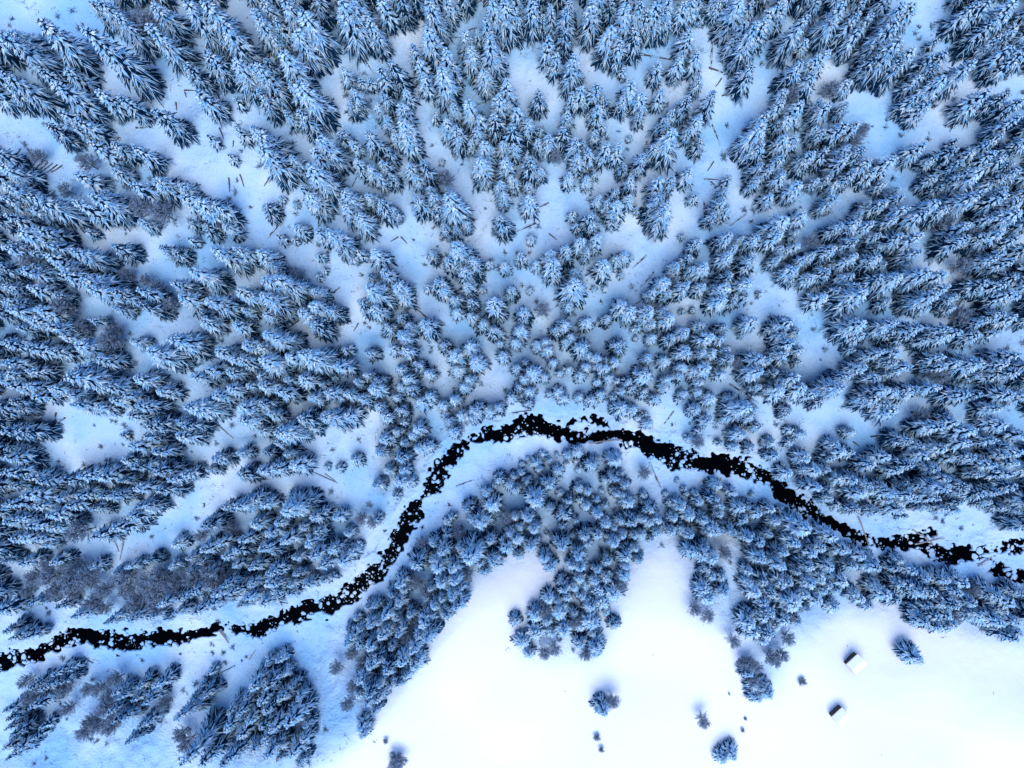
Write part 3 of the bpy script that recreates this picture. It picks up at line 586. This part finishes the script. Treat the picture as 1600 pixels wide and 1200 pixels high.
def tree_object(name, label, cat, group, x, y, z, meshes, parts, rz, sc, tilt):
    root = link(name, None, None, (x, y, z - .05), (tilt[0], tilt[1], rz), sc)
    root.empty_display_size = .5
    tag(root, label, cat, group)
    link(parts[0], meshes[0], root)
    c = link(parts[1], meshes[1], root)
    link(parts[2], meshes[2], c)['kind'] = 'stuff'      # twig-sized clumps, too small to pick apart
    return root

sp = [p for p in placed if p[4] == 's']
def shown(p):
    u, v, h, r = p[:4]
    d = math.hypot(u - 840, v - 650)
    inside = -5 < u < 1605 and -5 < v < 1205
    return (r * r * 3 + r * h * d / FOC) if inside else 0
sp.sort(key=shown, reverse=True)
single, rest = [], []
for p in sp:
    u, v, h, r, kind, x, y, z = p
    key = pct(u, v)
    if len(single) >= 310 or key in used_labels:
        rest.append(p); continue
    used_labels.add(key); single.append(p)
    kindm = rnd.choice(BIG) if r > 2.35 or h > 16.5 else rnd.choice(SPRUCE)
    size = 'tall' if h > 20 else 'broad' if r > 2.1 else 'slender'
    lab = uniq(f"{size} snow-laden spruce, tip {pct(u, v)}")
    tree_object('spruce_tree', lab, 'spruce', 'snow-laden spruces of the valley forest', x, y, z, kindm, ('trunk', 'crown', 'snow_load'),
                rnd.uniform(0, 6.28), (r / R0, r / R0, h / H0), (rnd.gauss(0, .015), rnd.gauss(0, .015)))
for p in placed:
    u, v, h, r, kind, x, y, z = p
    rz = rnd.uniform(0, 6.28)
    if kind == 'y':
        tree_object('young_spruce', uniq(f"small young snowy spruce, {pct(u, v)}"), 'young spruce', 'young spruces between the tall trees', x, y, z,
                    YOUNG[rnd.randrange(2)], ('trunk', 'crown', 'snow_load'), rz, (r / R0, r / R0, h / H0), (0, 0))
    elif kind == 'b':
        s = max(.7, h / 12.5)
        tree_object('bare_tree', uniq(f"leafless frosted grey-brown tree, {pct(u, v)}"), 'bare tree', 'leafless frosted trees', x, y, z,
                    BARE[rnd.randrange(3)], ('trunk', 'branches', 'frost'), rz, (s * .95, s * .95, s), (0, 0))
    elif kind == 'u':
        s = h / 9.0
        x, y, z = ground_at(u, v)
        tree_object('bush', uniq(f"low dark leafless bush, {pct(u, v)}"), 'bush', 'bushes at the meadow', x, y, z,
                    BUSH[rnd.randrange(2)], ('stem', 'branches', 'frost'), rz, (s, s, s), (0, 0))

# the rest of the forest, one mass
def forest_mass(rest):
    me = bpy.data.meshes.new('forest_points')
    me.from_pydata([(p[5], p[6], p[7] - .05) for p in rest], [], [])
    n = len(rest)
    a = me.attributes.new('size', 'FLOAT_VECTOR', 'POINT')
    a.data.foreach_set('vector', np.array([(p[3] / R0, p[3] / R0, p[2] / H0) for p in rest], np.float32).ravel())
    a = me.attributes.new('turn', 'FLOAT_VECTOR', 'POINT')
    a.data.foreach_set('vector', np.array([(rnd.gauss(0, .015), rnd.gauss(0, .015), rnd.uniform(0, 6.28)) for p in rest], np.float32).ravel())
    a = me.attributes.new('variant', 'INT', 'POINT')
    a.data.foreach_set('value', np.array([rnd.randrange(len(SPRUCE)) for p in rest], np.int32))
    o = link('spruce_forest', me)
    tag(o, 'dense mass of smaller snow-laden spruces filling the forest', 'forest', None, 'stuff')
    c = bpy.data.collections.new('spruce_kinds')
    for i, s in enumerate(SPRUCE):
        po = bpy.data.objects.new('spruce_kind_%d' % i, s[3])
        c.objects.link(po)
    g = bpy.data.node_groups.new('forest', 'GeometryNodeTree')
    g.interface.new_socket('Geometry', in_out='INPUT', socket_type='NodeSocketGeometry')
    g.interface.new_socket('Geometry', in_out='OUTPUT', socket_type='NodeSocketGeometry')
    N, L = g.nodes, g.links
    gi, go = N.new('NodeGroupInput'), N.new('NodeGroupOutput')
    ci = N.new('GeometryNodeCollectionInfo')
    ci.inputs['Collection'].default_value = c
    ci.inputs['Separate Children'].default_value = True
    ci.inputs['Reset Children'].default_value = True
    iop = N.new('GeometryNodeInstanceOnPoints')
    iop.inputs['Pick Instance'].default_value = True
    def attr(nm, ty):
        t = N.new('GeometryNodeInputNamedAttribute'); t.data_type = ty
        t.inputs['Name'].default_value = nm
        return t.outputs['Attribute']
    L.new(gi.outputs[0], iop.inputs['Points'])
    L.new(ci.outputs[0], iop.inputs['Instance'])
    L.new(attr('variant', 'INT'), iop.inputs['Instance Index'])
    e2r = N.new('FunctionNodeEulerToRotation')
    L.new(attr('turn', 'FLOAT_VECTOR'), e2r.inputs[0])
    L.new(e2r.outputs[0], iop.inputs['Rotation'])
    L.new(attr('size', 'FLOAT_VECTOR'), iop.inputs['Scale'])
    L.new(iop.outputs[0], go.inputs[0])
    m = o.modifiers.new('forest', 'NODES')
    m.node_group = g
forest_mass(rest)

# ------------------------------------------------------------------ boulders and lumps of snow in the stream
def lump(seed, n=10, squash=.6):
    r = random.Random(seed)
    V, F = [], []
    rows = 4
    for j in range(rows):
        ph = math.pi / 2 * j / rows
        for k in range(n):
            a = 6.283 * k / n
            q = 1 + r.uniform(-.38, .38) * (1 if j < 2 else .5)
            V.append(Vector((math.cos(a) * math.cos(ph) * q, math.sin(a) * math.cos(ph) * q, math.sin(ph) * squash + r.uniform(-.04, .04))))
    V.append(Vector((0, 0, squash)))
    for j in range(rows - 1):
        for k in range(n):
            F.append((j * n + k, j * n + (k + 1) % n, (j + 1) * n + (k + 1) % n, (j + 1) * n + k))
    for k in range(n):
        F.append(((rows - 1) * n + k, (rows - 1) * n + (k + 1) % n, rows * n))
    F.append(tuple(range(n - 1, -1, -1)))
    return V, F
CAPS, ROCKS = [], []
for i in range(5):
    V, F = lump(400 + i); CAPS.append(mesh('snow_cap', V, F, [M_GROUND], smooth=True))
    V, F = lump(420 + i, 8, .9); ROCKS.append(mesh('rock', V, F, [M_ROCK]))
cand = []
r2 = random.Random(77)
lens = [math.hypot(b[0] - a[0], b[1] - a[1]) * (a[2] + b[2]) for a, b in SEGS]
while len(cand) < 1250:
    (a, b) = r2.choices(SEGS, lens)[0]
    t = r2.random()
    hw = a[2] + (b[2] - a[2]) * t
    d = Vector((b[0] - a[0], b[1] - a[1])).normalized()
    off = r2.choice((-1, 1)) * hw * (1.05 - abs(r2.gauss(0, .34))) if r2.random() < .6 else hw * r2.uniform(-1, 1)
    x, y = a[0] + (b[0] - a[0]) * t - d.y * off, a[1] + (b[1] - a[1]) * t + d.x * off
    clump = float(vnoise(x, y, 3.2, 9))
    if r2.random() > (clump - .15) * 1.6: continue
    s = .08 + .42 * r2.random() ** 3 + (.4 if x > 88 and r2.random() < .35 else 0)
    if all((x - c[0]) ** 2 + (y - c[1]) ** 2 > (.7 * (s + c[2])) ** 2 for c in cand):
        cand.append((x, y, s))
cand.sort(key=lambda c: -c[2])
def to_photo(x, y, z):
    d = ROT.transposed() @ Vector((x, y, z - CAMH))
    return 800 + d.x / -d.z * FOC, 600 - d.y / -d.z * FOC
nb = 0
small = []
for x, y, s in cand:
    u, v = to_photo(x, y, -.1)
    if nb < 290 and 2 < u < 1598 and 2 < v < 1198 and f"snow-capped boulder, {pct(u, v)}" not in used_labels:
        nb += 1
        o = link('boulder', ROCKS[nb % 5], None, (x, y, -.45), (0, 0, r2.uniform(0, 6.28)), (s * r2.uniform(.8, 1.3), s * r2.uniform(.5, 1.1), .55))
        tag(o, uniq(f"snow-capped boulder, {pct(u, v)}"), 'boulder', 'snow-capped boulders in the stream')
        link('snow_cap', CAPS[nb % 5], o, (0, 0, .62), None, (1.14, 1.14, .55))
    else:
        small.append((x, y, s))
V, F = [], []
for x, y, s in small:
    lv, lf = lump(r2.randrange(10 ** 6), 7, .8)
    b = len(V)
    V += [Vector((p.x * s + x, p.y * s + y, p.z * s - .22)) for p in lv]
    F += [tuple(i + b for i in f) for f in lf]
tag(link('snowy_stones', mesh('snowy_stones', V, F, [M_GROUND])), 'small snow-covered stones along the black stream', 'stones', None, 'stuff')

# ------------------------------------------------------------------ fallen trunks
LOGS = """A 660 170 645 220;A 1155 575 1165 610;A 1150 565 1225 568;A 1100 640 1105 690;A 850 800 960 805;A 130 930 55 1040;A 215 975 160 1070;A 240 985 175 1075;A 270 1005 200 1080;A 300 1015 225 1085;A 330 1020 245 1085;A 360 1030 290 1080;A 390 1035 320 1080;A 1430 1110 1435 1200;A 1500 1090 1525 1170;A 1370 800 1400 870;A 1460 880 1455 920;A 515 145 530 185
B 930 80 1010 100;B 915 0 865 100;B 1160 235 1270 235;B 1330 190 1380 175;B 1380 655 1480 635;B 90 1100 50 1165;B 640 1080 600 1170;B 990 60 985 180;B 1410 0 1340 50;B 660 350 720 440
C 800 340 1020 380;C 1250 170 1245 440;C 1230 425 1400 490;C 1310 600 1400 590;C 1310 490 1270 545;C 1260 1010 1220 1070;C 1200 1120 1290 1125;C 1240 1135 1270 1160;C 1250 780 1300 910
F 270 50 240 95;F 170 170 70 290;F 350 290 300 330;F 890 280 840 310;F 905 280 945 325;F 525 595 430 670;F 270 800 210 845;F 960 590 955 710;F 640 820 610 870;F 1000 730 1140 850
G 230 70 60 140;G 150 195 0 260;G 840 395 750 480;G 885 500 800 600;G 840 660 770 700;G 1200 60 1205 210;G 1460 140 1360 210;G 230 260 280 300
H 80 30 120 0;D 440 370 480 400
I 355 180 300 350;I 410 210 330 260;I 1310 220 1460 340p;I 775 960 750 1100p;I 715 980 745 1050p;I 850 560 910 610;I 1455 480 1480 520
J 330 540 510 620;J 430 560 500 610p;J 260 380 360 430;J 1250 640 1360 600
K 860 490 920 640;K 900 580 930 650p;K 480 370 680 345p;K 1010 170 950 250;K 1360 0 1540 120;K 1210 610 1235 640;K 0 185 120 165
L 560 830 620 1000p;L 640 330 790 310;L 530 360 570 390;L 900 910 1010 980p;L 910 1000 1100 960p;L 990 1010 1035 945p;L 1310 1140 1400 1080p;L 650 410 700 420;L 890 175 940 180;L 1015 1010 1040 1060p
M 1370 340 1430 420p;M 1395 335 1440 410p;M 1340 630 1470 560;M 530 520 585 545;M 1560 520 1600 460p"""
ORG = {k: (t[0], t[1]) for k, t in zip('ABCDEFGHIJKLMNOP', TILES)}
def log_mesh(L, rr, seed):
    r = random.Random(seed)
    V, F = [], []
    NS, NR = 7, 6
    for j in range(NR):
        t = j / (NR - 1)
        for k in range(NS):
            a = 6.283 * k / NS
            q = rr * (1 - .55 * t) * r.uniform(.92, 1.08)
            V.append(Vector((-L / 2 + L * t, math.cos(a) * q + .05 * math.sin(t * 3), math.sin(a) * q)))
    for j in range(NR - 1):
        for k in range(NS):
            F.append((j * NS + k, j * NS + (k + 1) % NS, (j + 1) * NS + (k + 1) % NS, (j + 1) * NS + k))
    F.append(tuple(range(NS - 1, -1, -1))); F.append(tuple((NR - 1) * NS + k for k in range(NS)))
    for _ in range(int(L * 1.2)):                      # broken branch stubs
        t = r.uniform(.2, .95); a = r.uniform(-.4, 3.5)
        p = Vector((-L / 2 + L * t, 0, 0))
        prism(V, F, p, p + Vector((r.uniform(-.1, .25), math.cos(a) * r.uniform(.2, .6), math.sin(a) * r.uniform(.1, .3))), .035, .015)
    return V, F
i = 0
for ent in LOGS.replace('\n', ';').split(';'):
    k, a, b, c, d = ent.split()
    pale = d[-1] == 'p'
    d = d.rstrip('p')
    ox, oy = ORG[k]
    p = Vector(ground_at(ox + float(a) / 4, oy + float(b) / 4)); q = Vector(ground_at(ox + float(c) / 4, oy + float(d) / 4))
    L = (q - p).length
    rr = min(.26, .14 + .008 * L)
    V, F = log_mesh(L, rr, 500 + i)
    dirv = (q - p)
    mid = (p + q) / 2
    mz = max(gz1(*p.lerp(q, t)[:2]) - (p.z + (q.z - p.z) * t) for t in (0, .25, .5, .75, 1))
    o = link('fallen_log', mesh('log', V, F, [M_PALE if pale else M_DEAD], smooth=False), None, (mid.x, mid.y, mid.z + max(0, mz) + rr * .5), dirv.to_track_quat('X', 'Z').to_euler())
    u, v = to_photo(*mid)
    lab = f"{'pale barkless' if pale else 'dark'} fallen trunk, {pct(u, v)}"
    if lab in used_labels: lab = lab.replace('fallen', 'shorter') if not pale else lab.replace('barkless', 'thinner')
    tag(o, uniq(lab), 'log', 'fallen trunks on the snow')
    if not pale and L > 3:
        sv, sf = [], []
        r = random.Random(900 + i)
        t = -.5
        while t < .45:
            w = r.uniform(.06, .2)
            if r.random() < .6:
                hw = rr * r.uniform(.35, .6)
                x0, x1 = t * L, min(.48, t + w) * L
                zz = rr * (1 - .55 * (t + .5 + w / 2)) * .92
                b = len(sv)
                for xx in (x0, x1):
                    sv += [Vector((xx, -hw, zz * .75)), Vector((xx, hw, zz * .75)), Vector((xx, 0, zz + .09))]
                sf += [(b, b + 2, b + 5, b + 3), (b + 2, b + 1, b + 4, b + 5), (b + 1, b, b + 3, b + 4), (b, b + 1, b + 2), (b + 3, b + 5, b + 4)]
            t += w
        if sv: link('snow_strip', mesh('snow_strip', sv, sf, [M_SNOW]), o)['kind'] = 'stuff'
    i += 1

# ------------------------------------------------------------------ two small hay huts on the meadow
def box(V, F, x0, x1, y0, y1, z0, z1):
    b = len(V)
    V += [Vector(p) for p in ((x0, y0, z0), (x1, y0, z0), (x1, y1, z0), (x0, y1, z0), (x0, y0, z1), (x1, y0, z1), (x1, y1, z1), (x0, y1, z1))]
    F += [(b, b + 3, b + 2, b + 1), (b + 4, b + 5, b + 6, b + 7), (b, b + 1, b + 5, b + 4), (b + 1, b + 2, b + 6, b + 5), (b + 2, b + 3, b + 7, b + 6), (b + 3, b, b + 4, b + 7)]
def hut(u, v, size, rz, label):
    x, y, z = ground_at(u, v)
    root = link('hay_hut', None, None, (x, y, z - .1), (0, 0, rz))
    tag(root, label, 'hut', 'hay huts on the meadow')
    w, d, h = size[0] / 2 - .22, size[1] / 2 - .22, 2.1
    for k in range(8):                                # horizontal wall logs
        z0, z1 = k * .27, k * .27 + .25
        V, F = [], []
        e = .12 if k % 2 else 0
        box(V, F, -w - e, w + e, -d, -d + .2, z0, z1); box(V, F, -w - e, w + e, d - .2, d, z0, z1)
        box(V, F, -w, -w + .2, -d + .2 - (.3 if k % 2 == 0 else 0) * 0, d - .2, z0, z1); box(V, F, w - .2, w, -d + .2, d - .2, z0, z1)
        link('log_course', mesh('log_course', V, F, [M_PLANK]), root)
    V, F = [], []
    box(V, F, -w - .04, -w - .004, -.45, .45, .1, 1.7)
    dr = link('door', mesh('door', V, F, [M_DEAD]), root)
    V, F = [], []
    box(V, F, -w - .09, -w - .04, .25, .31, .8, 1.0)
    link('handle', mesh('handle', V, F, [M_ROCK]), dr)
    def gable(z0, th, ox, oy, m, name, parent, rise=.55):
        a, b = size[0] / 2 + ox, size[1] / 2 + oy
        V = [Vector(p) for p in ((-a, -b, z0), (-a, 0, z0 + rise), (-a, b, z0), (a, -b, z0), (a, 0, z0 + rise), (a, b, z0))]
        V += [p + Vector((0, 0, th)) for p in V]
        F = [(0, 3, 4, 1), (1, 4, 5, 2), (6, 7, 10, 9), (7, 8, 11, 10), (0, 6, 9, 3), (2, 5, 11, 8), (0, 1, 7, 6), (1, 2, 8, 7), (3, 9, 10, 4), (4, 10, 11, 5)]
        return link(name, mesh(name, V, F, [m]), parent)
    V = [Vector(p) for p in ((-w, -d, 2.15), (-w, d, 2.15), (-w, 0, 2.6), (w, -d, 2.15), (w, d, 2.15), (w, 0, 2.6))]
    link('gable_wall', mesh('gable_wall', V, [(0, 2, 1), (3, 4, 5), (0, 1, 4, 3), (0, 3, 5, 2), (1, 2, 5, 4)], [M_PLANK]), root)
    rf = gable(2.17, .08, 0, 0, M_PLANK, 'roof', root)
    gable(2.255, .32, -.03, -.03, M_ROOFSNOW, 'roof_snow', rf)
hut(1332, 1033, (3.3, 2.9), math.radians(42), 'snow-roofed hay hut nearer the lone cone-shaped spruce, the upper one')
hut(1308, 1114, (3.0, 2.6), math.radians(42), 'smaller snow-roofed hay hut, the lower one towards the bottom edge')
x, y, z = ground_at(1139, 1084)
V, F = [], []
box(V, F, -.14, .14, -.14, .14, -.3, .9)
po = link('post', mesh('post', V, F, [M_DEAD]), None, (x, y, z), (0, 0, .3))
tag(po, 'short dark wooden post standing alone on the white meadow', 'post')
V, F = [], []
box(V, F, -.15, .15, -.15, .15, .902, .98)
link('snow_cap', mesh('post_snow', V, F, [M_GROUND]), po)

# ------------------------------------------------------------------ twigs and tufts sticking out of the snow
V, F = [], []
r3 = random.Random(31)
cx = [r3.uniform(-112, 112) for _ in range(5200)]; cy = [r3.uniform(-78, 92) for _ in cx]
ee = stream_edge(np.array(cx), np.array(cy)); mm = in_poly(np.array(cx), np.array(cy), MEAD_W)
zz = ground_z(np.array(cx), np.array(cy), ee)
cl = vnoise(np.array(cx), np.array(cy), 7.0, 12)
for x, y, e, m, z, c in zip(cx, cy, ee, mm, zz, cl):
    if e < .8 or r3.random() > c * 1.3 or (m and r3.random() > .03): continue
    if not m and r3.random() < .09:                     # a tuft of brush
        for _ in range(16):
            a = r3.uniform(0, 6.28); l = r3.uniform(.25, .7)
            p = Vector((x + r3.gauss(0, .18), y + r3.gauss(0, .18), z))
            prism(V, F, p, p + Vector((math.cos(a) * l, math.sin(a) * l, r3.uniform(.2, .7))), .05, .02)
        continue
    for _ in range(r3.choice((1, 1, 1, 2, 4))):
        a = r3.uniform(0, 6.28); l = r3.uniform(.25, .9)
        p = Vector((x + r3.gauss(0, .25), y + r3.gauss(0, .25), z + .02))
        prism(V, F, p, p + Vector((math.cos(a) * l, math.sin(a) * l, r3.uniform(.03, .35))), .04, .018)
tag(link('twig_litter', mesh('twig_litter', V, F, [M_DEAD])), 'dark twigs and grass tips poking out of the snow', 'twigs', None, 'stuff')

# ------------------------------------------------------------------ rimed brush and seedlings on the forest floor
V, F = [], []
r4 = random.Random(53)
cx = np.array([r4.uniform(-112, 112) for _ in range(2600)]); cy = np.array([r4.uniform(-85, 92) for _ in cx])
ee = stream_edge(cx, cy); mm = in_poly(cx, cy, MEAD_W); zz = ground_z(cx, cy, ee); cl = vnoise(cx, cy, 9.0, 21)
for x, y, e, m, z, c in zip(cx, cy, ee, mm, zz, cl):
    if e < 1.5 or m or r4.random() > (c - .3) * 1.5: continue
    sz = r4.uniform(.35, .95)
    for _ in range(int(14 + 16 * sz)):
        a = r4.uniform(0, 6.28); l = sz * r4.uniform(.4, 1.1)
        p = Vector((x + r4.gauss(0, .25 * sz), y + r4.gauss(0, .25 * sz), z))
        prism(V, F, p, p + Vector((math.cos(a) * l, math.sin(a) * l, sz * r4.uniform(.2, 1.0))), .055, .025)
tag(link('undergrowth', mesh('undergrowth', V, F, [M_RIME])), 'low frost-covered brush scattered over the forest floor', 'brush', None, 'stuff')
